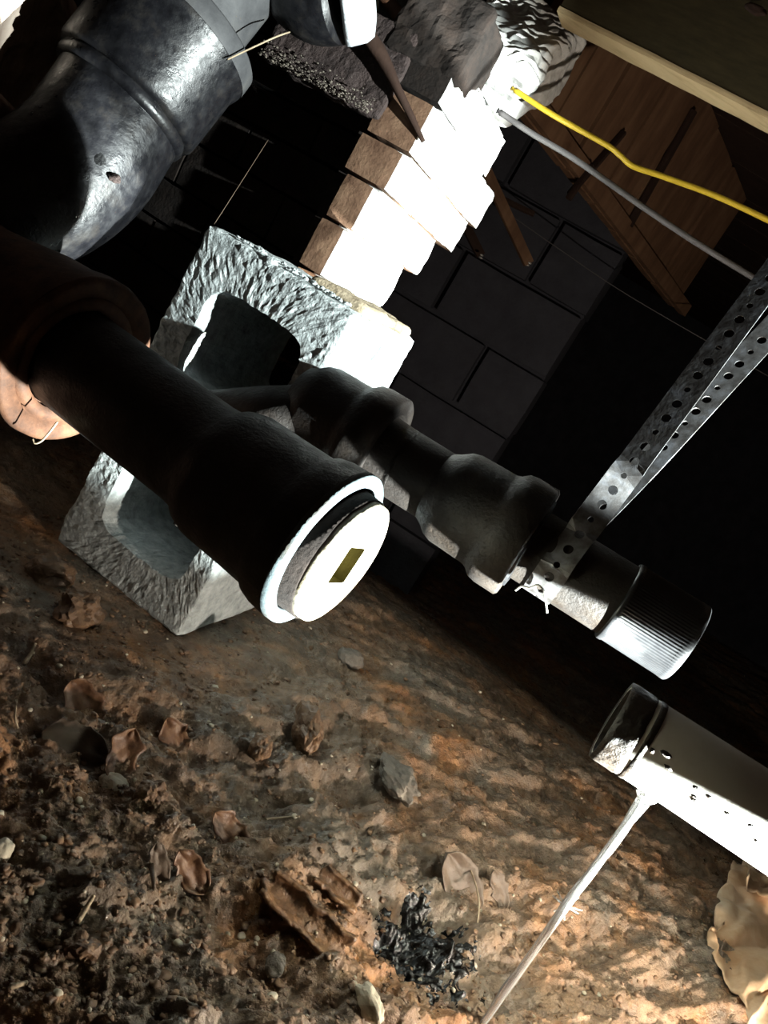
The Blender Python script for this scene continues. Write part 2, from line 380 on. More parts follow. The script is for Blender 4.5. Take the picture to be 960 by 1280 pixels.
# ------------------------------------------------------------------ concrete block standing on end, two cores
def concrete_block():
    Wd, Hh, Dd = .194, .397, .194
    n, m, k = 192, 9, 16
    def loops(zc):                                     # outer square-ish half and rounded core, matched by angle
        ox, oz = Wd/2, Hh/4
        hx, hz, r = .063, .054 if zc > .2 else .053, .020
        out = []; inn = []
        for i in range(n):
            t = 2*PI*(i+.5)/n; c, s = cos(t), sin(t)
            q = min(ox/max(abs(c), 1e-9), oz/max(abs(s), 1e-9)); out.append((c*q, s*q))
            e = 5.0; g = (abs(c/hx)**e+abs(s/hz)**e)**(-1/e); inn.append((c*g+.006, s*g + (-.003 if zc > .2 else .003)))
        return out, inn
    V = []; F = []
    for zc, other in ((Hh*.25, 1), (Hh*.75, -1)):
        out, inn = loops(zc); base = len(V); rings = []
        prof = [('f', i/m) for i in range(m+1)] + [('i', (j+1)/k) for j in range(k)] + [('b', (i+1)/m) for i in range(m)] + [('o', (j+1)/k) for j in range(k-1)]
        for kind, t in prof:
            ring = []
            for i in range(n):
                if kind == 'f': q = (out[i][0]*(1-t)+inn[i][0]*t, out[i][1]*(1-t)+inn[i][1]*t, 0)
                elif kind == 'i': tp = 1-.06*t; q = (inn[i][0]*tp, inn[i][1]*tp, Dd*t)
                elif kind == 'b': q = (inn[i][0]*.94*(1-t)+out[i][0]*t, inn[i][1]*.94*(1-t)+out[i][1]*t, Dd)
                else: q = (out[i][0], out[i][1], Dd*(1-t))
                V.append((q[0]+Wd/2, q[2], q[1]+zc)); ring.append(len(V)-1)
            rings.append((kind, ring))
        R = len(rings)
        for j in range(R):
            kd, r0 = rings[j]; _, r1 = rings[(j+1) % R]
            for i in range(n):
                i2 = (i+1) % n
                if kd == 'o' or (kd == 'b' and _ == 'o') :
                    zz = [V[r0[i]][2], V[r0[i2]][2]]
                    if all(abs(z-Hh/2) < 1e-6 for z in zz): continue
                F.append((r0[i], r0[i2], r1[i2], r1[i]))
    q = np.array(V)
    # chamfer-ish wear, then grain
    cen = np.array([Wd/2, Dd/2, Hh/2]); hf = np.array([Wd/2, Dd/2, Hh/2]); rel = q-cen
    e = np.sort(hf-np.abs(rel), axis=1)[:, 1]; wear = np.clip(.006-e, 0, .006)*.35
    q = q - np.sign(rel)*wear[:, None]*(np.abs(rel) > hf-.002)
    disp = np.column_stack([fbm(q*75+s*17, 4, s) for s in range(3)])*.0011 + np.column_stack([fbm(q*260+s*3, 2, 5+s) for s in range(3)])*.0011
    ragged = np.clip((.012-q[:, 0])/.012, 0, 1)[:, None]*np.column_stack([fbm(q*55+s*9, 3, 60+s) for s in range(3)])*.006
    q = q + disp + ragged*np.array([1, .3, .3])
    o = link('concrete_block', [loc(*t) for t in q], F, M['block'], None, False)
    tag(o, 'grey concrete block with two open cores, stood on end on the soil', 'block')
concrete_block()

# mortar smear and crumbs on the block's top edge
g = []
for i in range(90):
    a = random.uniform(.03, .175); s = random.uniform(.0008, .0026)
    g.append(lump_geo(loc(a, .012+random.uniform(-.006, .02), .398+s*.6), (s*1.5, s, s), (A, B, Z), 1, .3, 2, i))
g.append(lump_geo(loc(.083, .006, .394), (.010, .007, .006), (A, B, Z), 2, .3, 2, 77))
o = link('mortar_crumbs', *merge(g), M['block'], None, False); tag(o, 'pale mortar crumbs scattered along the top edge of the concrete block', 'mortar', kind='stuff')
V, F = box_geo(loc(.155, .10, .401), (A, B, Z), (.036, .075, .006), (14, 26, 5), .004, 45, 4, .007)
tag(link('mortar_lump', V, F, M['mortar'], None, True), 'tan mortar lump squeezed out on top of the concrete block', 'mortar')

# ------------------------------------------------------------------ brick pier behind the block
pier = empty('brick_pier', loc(-.05, .35, 0), 'old brick pier behind the concrete block, right side washed white by the light', 'pier')
LA, LB = yawvec(14.9+9)
zs = [-.01, .052, .110, .168, .226, .284, .342, .400, .467, .527, .577, .640, .700]
ends = [.44, .44, .44, .44, .44, .44, .44, .445, .485, .535, .55, .47, .47]
for i in range(len(zs)-1):
    z0, z1 = zs[i]+.0015, zs[i+1]-.0015; zc, hz = (z0+z1)/2, (z1-z0)/2
    cr = [.040, .036, .042, .037, .035, .034, .032, .033, .041, .054, .060, .062][i] + random.uniform(-.002, .002)
    w0 = cr + .006 + random.uniform(-.004, .004)
    lc = loc(cr, .21, zc)
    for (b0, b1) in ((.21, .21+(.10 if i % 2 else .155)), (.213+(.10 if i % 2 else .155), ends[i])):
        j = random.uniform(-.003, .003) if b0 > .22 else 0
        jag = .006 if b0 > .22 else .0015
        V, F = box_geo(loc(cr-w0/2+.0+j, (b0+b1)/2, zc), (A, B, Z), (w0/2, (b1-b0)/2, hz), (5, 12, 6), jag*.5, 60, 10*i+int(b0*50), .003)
        ob = link('brick', V, F, [M['brick'] if i > 6 else M['bricklit'], M['lit_pale'] if i > 6 else M['shade_black'], M['shade_black']], pier, False)  # slot colours carry the light and shade of each face
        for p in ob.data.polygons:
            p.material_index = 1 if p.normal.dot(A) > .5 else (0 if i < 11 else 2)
    # recessed stretchers on the left, shade put into their colour, turned a little away
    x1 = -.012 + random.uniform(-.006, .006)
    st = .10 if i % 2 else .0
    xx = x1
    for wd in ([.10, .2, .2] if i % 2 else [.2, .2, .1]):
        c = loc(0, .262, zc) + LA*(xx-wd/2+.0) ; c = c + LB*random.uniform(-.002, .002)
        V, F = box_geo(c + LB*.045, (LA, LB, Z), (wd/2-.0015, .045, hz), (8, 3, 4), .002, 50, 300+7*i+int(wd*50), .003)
        link('brick', V, F, M['shade_black'], pier, False); xx -= wd
for i in range(7):                                     # added bricks right of the corner, core shade put into their colour
    z0, z1 = zs[i]+.0015, zs[i+1]-.0015
    V, F = box_geo(loc(.085, .235, (z0+z1)/2), (A, B, Z), (.045, .02, (z1-z0)/2), (6, 5, 4), .002, 50, 500+i, .003); link('brick', V, F, M['shade_black'], pier, False)
crs = [.040, .036, .042, .037, .035, .034, .032, .033, .041, .054, .060, .062]
for i in range(7, 12):                                 # mortar nearly flush on the right side, glare put into its colour
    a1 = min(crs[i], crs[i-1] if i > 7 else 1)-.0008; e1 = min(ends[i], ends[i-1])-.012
    V, F = box_geo(loc(a1-.012, (.236+e1)/2, zs[i]), (A, B, Z), (.012, (e1-.236)/2, .004), (3, 24, 2), .0012, 60, 70+i); link('mortar_bed', V, F, M['lit_pale'], pier, False)
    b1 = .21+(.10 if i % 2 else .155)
    V, F = box_geo(loc(crs[i]-.013, b1+.002, (zs[i]+zs[i+1])/2), (A, B, Z), (.012, .005, (zs[i+1]-zs[i])/2-.001), (3, 2, 6), .001, 60, 90+i); link('mortar_joint', V, F, M['lit_pale'], pier, False)
V, F = box_geo(loc(-.01, .33, .32), (A, B, Z), (.02, .09, .33), (1, 1, 1)); link('mortar_joints', V, F, M['shade_black'], pier, False)
V, F = box_geo(loc(-.22, .43, .33), (LA, LB, Z), (.22, .045, .34), (1, 1, 1)); link('mortar_joints', V, F, M['shade_black'], pier, False)

# dark slab leaning across the front, lit along its lower lip
V, F = box_geo(loc(-.085, .215, .645), (yawvec(14.9-4)[0], yawvec(14.9-4)[1], Z), (.09, .018, .052), (40, 8, 22), .004, 55, 8, .004)
tag(link('stone_slab', V, F, M['slate'], None, False), 'dark rough slab leaning on the front of the pier under the pipes, pale lower lip', 'slab')
g = []
for i in range(420):
    a = random.uniform(-.175, .0); s = random.uniform(.0004, .0013); h = abs(random.gauss(0, .009))
    g.append(lump_geo(loc(a, .190-.03*(a+.085)+random.uniform(-.006, .002), .592+h), (s*1.6, s, s), (A, B, Z), 1, .3, 2, i % 40))
tag(link('grit', *merge(g), M['greystone'], None, False), 'pale grit lying along the lower lip of the dark slab', 'grit', kind='stuff')

# stones capping the pier
V, F = box_geo(loc(.012, .255, .715), (yawvec(8)[0], yawvec(8)[1], Z), (.052, .05, .045), (20, 20, 18), .006, 40, 15, .006)
tag(link('cap_stone', V, F, M['shade_black'], None, False), 'squared grey brown stone on top of the white pier', 'stone')  # near-black, darker than the rubble stone beside it
V, F = box_geo(loc(-.055, .27, .735), (yawvec(20)[0], yawvec(20)[1], Z), (.022, .05, .05), (14, 16, 20), .008, 34, 18, .008)
tag(link('rubble_stone', V, F, M['darkstone'], None, False), 'small rough pitted stone left of the squared stone on the pier', 'stone')
def ripple_stone():
    n = (A*.17 - B*.74 + Z*.73).normalized(); sx = (A - n*A.dot(n)).normalized(); sy = n.cross(sx); sy = sy if sy.z > 0 else -sy
    c = P(655, 30, 1.17)
    V, F = box_geo(c - n*.05, (sx, n, sy), (.078, .05, .088), (120, 16, 130), 0, 1, 1, .016)
    q = np.array([tuple(v) for v in V]); L = q-np.array(tuple(c))
    u = L@np.array(CX); v = L@np.array(CY); dn = L@np.array(n)
    wob = fbm(np.column_stack([u*26, v*26]), 3, 71)
    ph = (v*1.0+u*.25)*2*PI/.0135 + wob*8
    amt = .0052*np.tanh(1.6*np.sin(ph))*(.7+.5*vnoise(np.column_stack([u*70, v*70]), 5))*np.clip((dn+.03)/.03, 0, 1)
    ed = np.column_stack([fbm(q*16+s*7, 4, 81+s) for s in range(3)])*.016
    q = q + np.array(n)*amt[:, None] + ed
    tag(link('rippled_stone', [Vector(t) for t in q], F, M['lit_pale'], None, True), 'pale stone with wavy rippled face at the top of the pier under the joist', 'stone')
ripple_stone()

# ------------------------------------------------------------------ cleanout on the near drain pipe
CA, CB = yawvec(18.5)
RIM = P(411, 690, .57)
# axis through the far hub as seen at left
def fit_axis(q1, d1, q2, yaw):
    best = None
    for i in range(1200):
        d2 = .3+i*.001; v = P(*q2, d2)-P(*q1, d1)
        if (P(q1[0], q1[1], d1).x-P(q2[0], q2[1], d2).x)*(q1[0]-q2[0]) < 0: continue
        s = 1 if q1[0] < q2[0] else -1
        e = abs(math.degrees(math.atan2(-v.y*s, v.x*s))-yaw)
        if best is None or e < best[0]: best = (e, d2)
    return best[1]
dL = fit_axis((411, 690), .57, (96, 452), 18.5)
LEFT = P(96, 452, dL); CD = (RIM-LEFT).normalized(); CLEN = (RIM-LEFT).length
clean = empty('cleanout_pipe', RIM-Z*.066, 'black iron drain cleanout with corroded pale plug, nearest pipe in the middle', 'pipe')
def R_(px, at): return px/2/FPX*at.dot(_f)
lathe('pipe', [(-.02, .0), (-.02, .045), (.02, .0455), (CLEN-.09, .0455)], LEFT, CD, M['iron'], clean)
lathe('hub', [(-.135, .0455), (-.120, .047), (-.112, .053), (-.100, .0565), (-.06, .0575), (-.035, .0585), (-.030, .0625), (-.022, .0645), (-.006, .0655)], RIM, CD, M['iron'], clean)
lathe('hub_rim', [(-.006, .0655), (-.001, .0652), (.0, .0635), (.0, .0555), (-.004, .0545), (-.016, .054)], RIM, CD, M['rim'], clean, wob=.012, seed=4)
pg = lathe('plug', [(-.02, .0515), (.012, .0512), (.0165, .0505), (.018, .047), (.0175, .03), (.0175, .0215)], RIM, CD, M['plug'], clean, wob=.02, seed=9)
lathe('plug_skirt', [(-.02, .0535), (.0105, .0525), (.0112, .0512)], RIM, CD, M['shade_black'], clean)  # side of the plug, its shade put into a black colour
def plug_socket():                                     # square recess: plate with a square hole, walls and floor
    d, x, y = frame(CD); C0 = RIM + CD*.0176; r = .0155; n = 64; V = []; F = []
    rot = rad(8); ex = x*cos(rot)+y*sin(rot); ey = y*cos(rot)-x*sin(rot)
    for k in range(n):
        t = 2*PI*k/n; V.append(C0 + (x*cos(t)+y*sin(t))*.0222 - CD*.0002)
    for k in range(n):
        t = 2*PI*k/n - rot; s = r/max(abs(cos(t)), abs(sin(t))); t2 = t
        V.append(C0 + (ex*cos(t2)+ey*sin(t2))*s)
    for k in range(n): F.append((k, (k+1) % n, n+(k+1) % n, n+k))
    link('socket_plate', V, F, M['plug'], pg, False)
    V2 = []; F2 = []; cs = [(r, r), (-r, r), (-r, -r), (r, -r)]
    for dep in (0, -.016):
        for (p, q) in cs: V2.append(C0 + ex*p+ey*q + CD*dep)
    for k in range(4): F2.append((k, (k+1) % 4, 4+(k+1) % 4, 4+k))
    F2.append((4, 5, 6, 7)); link('square_socket', V2, F2, M['brass'], pg, False)
plug_socket()
# far hub of that pipe, running out of frame to the left
hubo = empty('drain_fitting', LEFT-Z*.075, 'rusty hub the near cleanout pipe plugs into at left', 'pipe fitting')
lathe('hub', [(-.30, .058), (-.14, .058), (-.11, .062), (-.06, .070), (-.03, .072), (-.012, .076), (.0, .0765)], LEFT, CD, M['rust'], hubo)
lathe('hub_rim', [(.0, .0765), (.004, .0755), (.005, .072), (.003, .060), (-.006, .056), (-.006, .046)], LEFT, CD, M['rust'], hubo, wob=.02, seed=2)
lathe('lead_joint', [(-.006, .059), (.003, .0575), (.004, .050), (.0, .0465)], LEFT, CD, M['rust'], hubo, wob=.03, seed=6)

# ------------------------------------------------------------------ soil stack at upper left (collar, elbow, pipe above)
stack = empty('soil_stack', P(40, 280, .76), 'glossy black tarred soil pipe with collar bending down at upper left', 'pipe')
CT, CBt = P(219, 46, .80), P(160, 120, .795); SK = 1.2
up = (CT-CBt).normalized()
lathe('collar', [(t_*SK, r_*SK) for t_, r_ in [(-.004, .050), (-.003, .063), (.001, .0655), (.008, .066), (.058, .066), (.064, .068), (.068, .069), (.082, .069), (.0845, .067), (.085, .05)]], CBt, up, M['tar'], stack, wob=.006, seed=3)
lathe('collar_rim', [(t_*SK, r_*SK) for t_, r_ in [(.0685, .0695), (.0832, .0694), (.0855, .067), (.0855, .049), (.076, .047)]], CBt, up, M['pipegrey'], stack, wob=.008, seed=8)
lathe('upper_pipe', [(.03*SK, .047*SK), (.30*SK, .047*SK)], CBt, up, M['pipegrey'], stack)
el = [CBt+up*.02, CBt-up*.005, P(134, 160, .79), P(103, 202, .785), P(55, 238, .775), P(-20, 268, .76), P(-110, 295, .74)]
tube('elbow', el, [q_*SK for q_ in (.056, .056, .057, .058, .058, .057, .056)], M['tar'], stack, n=64, sub=10)
(lathe('seam_ring', [(t_*SK, r_*SK) for t_, r_ in [(-.012, .052), (-.010, .060), (-.005, .0615), (.0, .060), (.001, .052)]], CBt-up*.004, up, M['tar'], stack, wob=.02, seed=5))
kn = P(143, 222, .725); V, F = lump_geo(kn, (.008, .005, .004), (A, B, Z), 3, .5, 2, 3); link('rust_scab', V, F, M['slate'], stack)

# ------------------------------------------------------------------ second drain pipe with two hubs and plastic coupling
PY = 12
p1 = P(522, 593, .712); p2 = P(812, 775, fit_axis((522, 593), .712, (812, 775), PY)); PD = (p2-p1).normalized()
def on(px, py):                                       # axis parameter nearest a pixel ray
    R = ray(px, py).normalized(); w0 = p1; b_ = PD.dot(R); d_ = PD.dot(w0); e_ = R.dot(w0)
    return (b_*e_-d_)/(1-b_*b_)
drain = empty('drain_pipe', p1-Z*.05, 'black drain pipe with two hubs and a ribbed plastic end in front of the block', 'pipe')
t_h1, t_h2, t_c0, t_c1 = on(478, 566), on(660, 680), on(772, 750), on(858, 804)
b0 = p1+PD*(t_h1-.05)
tube('pipe', [P(215, 535, .77), P(290, 530, .75), P(350, 527, .732), b0, p1+PD*(t_h1+.02), p1, p1+PD*(t_c0+.02)], [.034]*7, M['iron'], drain, n=56, sub=10)
def hub(t, name='hub'):
    return lathe(name, [(-.098, .034), (-.092, .037), (-.084, .043), (-.076, .0455), (-.04, .0465), (-.036, .048), (-.030, .053), (-.022, .0545), (-.002, .0545), (.0, .052), (.0, .040), (-.012, .038)], p1+PD*t, PD, M['iron'], drain)
hub(t_h1); hub(t_h2)
lathe('lead_joint', [(-.008, .0445), (.002, .043), (.003, .036), (-.003, .0335)], p1+PD*t_h2, PD, M['tar'], drain, wob=.05, seed=3)
L_ = t_c1-t_c0
def coupling():
    prof = [(0, .033), (0, .0366), (.002, .0374), (.005, .0374), (.0065, .0362), (L_-.008, .0362), (L_-.006, .0368), (L_-.001, .037), (L_, .0362), (L_, .031), (L_-.03, .030), (L_-.03, .001)]
    d, x, y = frame(PD); n = 480; V = []; F = []; at = p1+PD*t_c0
    for j, (t, r0) in enumerate(prof):
        for k in range(n):
            q = 2*PI*k/n; rr = r0 + (.00045*sin(q*80) if 4 <= j <= 5 else 0); V.append(at + d*t + (x*cos(q)+y*sin(q))*rr)
    for j in range(len(prof)-1):
        for k in range(n): F.append((j*n+k, j*n+(k+1) % n, (j+1)*n+(k+1) % n, (j+1)*n+k))
    link('coupling', V, F, M['thread'], drain)
coupling()

# ------------------------------------------------------------------ perforated hanger strap looped under the pipe
def strap():
    t0 = on(706, 690); Q = p1+PD*t0; r = .0352
    side = PD; nb = Vector((PD.y*-1, PD.x, 0)).normalized()      # away from the camera
    if nb.y < 0: nb = -nb
    T1 = P(995, 305, .70); T2 = P(1034, 338, .755); side = yawvec(36)[0]; side2 = yawvec(4)[0]; side3 = yawvec(38)[0]
    E1 = Q-nb*r
    pts = [T1, T1.lerp(E1, .35)+nb*.004, T1.lerp(E1, .68)+nb*.002, E1+Z*.012]
    for a in (0, 30, 60, 90, 120, 150, 180): q = rad(a); pts.append(Q - nb*r*cos(q) - Z*r*sin(q))
    pts += [Q+nb*r+Z*.015, (Q+nb*r).lerp(T2, .3)-nb*.005, (Q+nb*r).lerp(T2, .62)+nb*.003, T2]
    sm = [Vector(s) for s in catmull([tuple(p) for p in pts], 24)]
    # resample by length
    ds = [0]
    for i in range(1, len(sm)): ds.append(ds[-1]+(sm[i]-sm[i-1]).length)
    def at(s):
        s = min(max(s, 0), ds[-1]); i = int(np.searchsorted(ds, s)); i = max(1, min(i, len(sm)-1))
        f = (s-ds[i-1])/max(ds[i]-ds[i-1], 1e-9); return sm[i-1].lerp(sm[i], f)
    Wh = .0135; pitch = .0165; ncell = int(ds[-1]/pitch)
    Lf = (T1-E1).length
    def pt(s, v):
        tg = (at(s+.004)-at(s-.004)).normalized(); f = s/Lf
        k = min(max((f-.69)/.05, 0), 1)*(1-min(max((f-.88)/.02, 0), 1)); k2 = min(max((f-.97)/.05, 0), 1)*(1-min(max((f-1.25)/.1, 0), 1))
        b_ = min(max((f-1.3)/.3, 0), 1); sd = (side*(1-k)+side2*k)*(1-b_)+side3*b_; sd = sd*(1-k2)+PD*k2; sd = (sd-tg*sd.dot(tg)).normalized()
        return at(s) + sd*v
    V = []; F = []
    cor = math.atan2(Wh, pitch/2); an = sorted([2*PI*k/24 for k in range(24)] + [cor, PI-cor, PI+cor, 2*PI-cor]); n = len(an)
    for c in range(ncell):
        s0 = (c+.5)*pitch; hr = .0043 if c % 3 != 1 else .0028; b = len(V)
        for t in an:
            cc, ss = cos(t), sin(t); q = min((pitch/2)/max(abs(cc), 1e-9), Wh/max(abs(ss), 1e-9))
            V.append(pt(s0+cc*q, ss*q))
        for t in an: V.append(pt(s0+cos(t)*hr, sin(t)*hr))
        for k in range(n): F.append((b+k, b+(k+1) % n, b+n+(k+1) % n, b+n+k))
    o = link('hanger_strap', V, F, M['galv'], None, False)
    sd = o.modifiers.new('thick', 'SOLIDIFY'); sd.thickness = .0011; sd.offset = 0
    tag(o, 'perforated metal hanger strap looped under the black drain pipe and running up to the right', 'strap')
    return Q - nb*r*.5 - Z*r
knot = strap()
ka = P(668, 728, .66)
tube('wire_tie', [P(645, 738, .668), P(652, 733, .66), P(662, 735, .655), P(672, 731, .652), P(679, 738, .65), P(682, 752, .652), P(684, 766, .655)], .0009, M['steel'], None, 6)
tag(bpy.data.objects['wire_tie'], 'thin bright twisted wire tie at the bottom of the hanger strap', 'wire')

# ------------------------------------------------------------------ white PVC pipe and the leak
q1 = P(765, 900, .58); q2 = P(960, 1027, .545); KP = 1.045; VD = (q2-q1).normalized()
pvc = empty('pvc_pipe', q1-Z*.031, 'dirty white plastic pipe with black gunk on its open end, lower right', 'pipe')
lathe('pipe', [(t_, r_*KP) for t_, r_ in [(.0, .0262), (.0, .0298), (.002, .0302), (.42, .0302), (.42, 0)]], q1, VD, M['pvc'], pvc, n=80)
lathe('bore', [(t_, r_*KP) for t_, r_ in [(.0, .0262), (.25, .0262)]], q1, VD, M['gunk'], pvc, n=48)
lathe('black_band', [(t_, r_*KP) for t_, r_ in [(-.0006, .0275), (-.0008, .0306), (.004, .0311), (.014, .0308), (.0185, .0309), (.020, .0302)]], q1, VD, M['gunk'], pvc, n=80, wob=.02, seed=5)
lathe('edge_band', [(t_, r_*KP) for t_, r_ in [(.0225, .0302), (.0235, .0308), (.0262, .0307), (.0275, .0302)]], q1, VD, M['gunk'], pvc, n=80, wob=.015, seed=8)
g = []
for i in range(16):
    t = random.uniform(.03, .13) if i else .03; an = rad(random.gauss(-8, 16)); d, x, y = frame(VD)
    toward = (-(_f) - VD*(-(_f)).dot(VD)).normalized(); upv = VD.cross(toward); upv = upv if upv.z > 0 else -upv
    nrm = toward*cos(an)+upv*sin(an); c = q1+VD*t+nrm*.0302*KP
    s = random.uniform(.0008, .0022); g.append(lump_geo(c, (s*random.uniform(1, 2.4), s, s*.35), (VD, nrm.cross(VD), nrm), 2, .5, 2, i))
tag(link('dirt_specks', *merge(g), M['gunk'], pvc), kind='stuff')

def stream():
    top = P(806, 998, .566); bot = P(594, 1290, .612); pts = []; rs = []
    for i in range(11):
        t = i/10; p = top.lerp(bot, t); p.x += .0035*sin(t*9)*t*.35
        pts.append(p); rs.append(.74*[.0070, .0050, .0044, .0046, .0038, .0042, .0034, .0040, .0034, .0038, .0034][i])
    V1 = tube_geo(pts, rs, 12, 6, True, .12, 3)
    pts2 = [p + A*(.0018*sin(i*1.3)) for i, p in enumerate(pts)]; V2 = tube_geo(pts2, [.0018+.0012*((i*7) % 3)/2 for i in range(11)], 8, 6, True, .3, 8)
    gs = [V1, V2, lump_geo(top+Z*.003, (.008, .006, .006), None, 3, .2, 2, 3)]
    s = P(706, 1132, .59)
    for i in range(8): an = i*.8; gs.append(tube_geo([s, s+Vector((cos(an)*.012, sin(an)*.01, .008*sin(i*2.)))], [.0009, .0003], 5, 2))
    tag(link('water_stream', *merge(gs), M['water'], None), 'thin clear water stream falling from the white plastic pipe to the soil', 'water')
stream()

# ------------------------------------------------------------------ joist, girder, cleats, laths, cables overhead
JAV, JBV = yawvec(18)
j0 = P(722, 38, 1.10)
def beam(name, c, ax, half, m, label, cat='joist', parent=None, **kw):
    return tag(box(name, c, ax, half, m, parent, **kw), label, cat)
jl = empty('floor_joist', j0, 'nearest floor joist, shaded olive brown face with a lit lower edge, upper right', 'joist')
sl = Vector((0, 0, -.05)); jd = (P(960, 150, 1.014)-P(725, 30, 1.10)).normalized(); jb = Vector((-jd.y, jd.x, 0)).normalized(); jz = jd.cross(jb)
jz = jz if jz.z > 0 else -jz
jc = P(725, 27, 1.10)+jd*.42
V, F = box_geo(jc + jz*.125 + jb*.019, (jd, jb, jz), (.46, .019, .122), (30, 2, 8), .0012, 18, 5, .002); link('joist_board', V, F, M['wood_shade'], jl, False)
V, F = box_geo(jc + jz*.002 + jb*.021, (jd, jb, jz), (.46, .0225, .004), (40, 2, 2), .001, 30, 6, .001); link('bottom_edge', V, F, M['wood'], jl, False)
V, F = lump_geo(P(945, 12, 1.0), (.014, .004, .006), (jd, jb, jz), 3, .5, 2, 4); link('knot', V, F, M['cleat'], jl)

GA = Vector((.511, .859, 0)).normalized(); GN = Vector((GA.y, -GA.x, 0))          # girder runs away to the right
g0 = P(648, 118, 1.27)
gir = empty('girder', g0, 'brown board girder running away behind the pier, top right', 'beam')
x = 0
for i, wd in enumerate([.145, .12, .16, .15, .17, .2, .2]):
    c = g0 + GA*(x+wd/2) + Z*.16 - GN*(.02+random.uniform(-.004, .004))
    V, F = box_geo(c, (GA, GN, Z), (wd/2-.003, .012, .17), (3, 1, 8), .0015, 14, 20+i, .003); link('board', V, F, M['board'], gir, False); x += wd
V, F = box_geo(g0 + GA*.6 + Z*.012 - GN*.006, (GA, GN, Z), (.62, .012, .018), (20, 2, 2), .001, 20, 3, .002); link('bottom_rail', V, F, M['board'], gir, False)
def on_girder(px, py): return plane_hit(px, py, g0, GN)
def stick(name, p, q, wd, th, m, label, cat, parent=None, nrm=None, **kw):
    d = (q-p); L = d.length; d.normalize(); n = nrm if nrm is not None else -_f; n = (n-d*n.dot(d)).normalized(); s = d.cross(n)
    return tag(box(name, (p+q)/2, (d, s, n), (L/2, wd/2, th/2), m, parent, segs=(8, 2, 2), amp=.0012, scale=40, rnd=min(th, wd)*.2, **kw), label, cat)
for (pa, pb, wd) in (((786, 283), (868, 138), .016), ((712, 243), (780, 165), .008)):
    o = stick('cleat', on_girder(*pa), on_girder(*pb), wd, .014, M['cleat'], None, None, gir, GN)
stick('wood_peg', on_girder(706, 247)+GN*.008, on_girder(736, 204)+GN*.008, .011, .012, M['cleat'], None, None, gir, GN)
def up_to(p, q, z): return p + (p-q)*((z-p.z)/(p.z-q.z))       # carry a hanging lath up to the subfloor
for (pa, pb, wd, m, lab) in ((P(596, 188, 1.75), P(661, 330, 1.85), .026, 'board', 'longer brown wooden lath hanging down right of the pier'), (P(572, 262, 1.85), P(601, 320, 1.9), .024, 'cleat', 'short dark wooden lath end close beside the pier')):
    la = empty('wood_lath', pb, lab, 'lath')
    stick('lath_strip', up_to(pa, pb, .70), pb, wd, .018, M[m], None, None, la)
    V, F = lump_geo(pb - _f*.008, (.007, .003, .003), None, 1, .2, 2, 1); link('nail', V, F, M['steel'], la)
stick('wood_batten', P(560, 217, 1.80), P(668, 268, 1.80), .012, .012, M['cleat'], 'thin dark batten crossing behind the longer lath', 'batten')
tag(tube('string', [P(640, 270, 2.0), P(700, 312, 2.0), P(790, 372, 2.0), P(960, 470, 2.0)], .0014, M['greycable'], None, 6), 'thin grey string stretched across the dark far wall', 'string')
for k in range(2):
    V, F = lump_geo(P(659-58*k, 331-9*k, 1.85), (.007, .003, .003), None, 1, .2, 2, k)
    tag(link('nail', V, F, M['steel'], None), ['bent nail at the lower end of the longer lath', 'nail at the lower end of the short lath'][k], 'nail')
tag(tube('yellow_cable', [P(640, 110, 1.13), P(690, 143, 1.11), P(758, 181, 1.09), P(775, 194, 1.085), P(792, 208, 1.08), P(830, 221, 1.07), P(900, 247, 1.05), P(985, 287, 1.03)], .0040, M['yellow'], None, 10), 'yellow electric cable strung below the joist', 'cable')
tag(tube('grey_cable', [P(622, 138, 1.13), P(665, 167, 1.12), P(720, 200, 1.1), P(800, 256, 1.08), P(870, 303, 1.06), P(960, 358, 1.04)], .0042, M['greycable'], None, 10), 'grey electric cable strung below the yellow one', 'cable')

# ------------------------------------------------------------------ clutter at the top of the pier
tp = empty('wrapped_pipe', P(400, 20, .80), 'black pipe bend with a white wrapped end at the top, left of the pier', 'pipe')
tube('elbow', [P(370, -130, .84), P(371, -80, .83), P(376, -34, .82), P(398, -10, .81), P(428, -8, .80)], [.046, .046, .048, .048, .046], M['tar'], tp, n=48, sub=8)
dd = (P(452, 2, .80)-P(418, 8, .80)).normalized()
lathe('white_wrap', [(-.002, .030), (-.001, .0475), (.004, .0485), (.022, .0475), (.030, .043), (.034, .030), (.035, .0)], P(424, -9, .80), dd, M['tape'], tp, n=64, wob=.06, seed=3)
tag(tube('rusty_rod', [P(470, -20, .93), P(490, 8, .93), P(512, 40, .93)], .0085, M['rust'], None, 14), 'short rusty rod above the stones on the pier', 'rod')
tag(tube('wood_sliver', [P(450, 30, .90), P(476, 68, .905), P(500, 118, .91), P(529, 177, .92)], [.010, .0085, .0055, .0026], M['cleat'], None, 10, 6, True, .2, 3), 'dark pointed wood sliver hanging in front of the white pier', 'stick')
tag(tube('pale_wire', [P(448, 14, 1.0), P(470, 22, 1.0), P(492, 24, 1.0), P(520, 10, 1.0)], .0034, M['yellow'], None, 8), 'short yellow wire end looping above the pier stones', 'wire')
tag(tube('pale_wire', [P(462, 30, 1.02), P(480, 45, 1.02), P(500, 56, 1.02)], .004, M['palecable'], None, 8), 'short pale green wire end beside the wrapped pipe', 'wire')
V, F = box_geo(P(485, 30, 1.12), (CX, _f, CY), (.05, .01, .045), (6, 2, 6), .003, 20, 2, .003); tag(link('scrap_board', V, F, M['palecable'], None, False), 'pale green board scrap behind the wires at the pier top', 'board')
tag(tube('tie_wire', [P(283, 75, .76), P(310, 62, .77), P(345, 46, .78), P(362, 40, .80)], .0009, M['twig'], None, 5), 'thin tan tie wire reaching from the glossy collar to the right', 'wire')
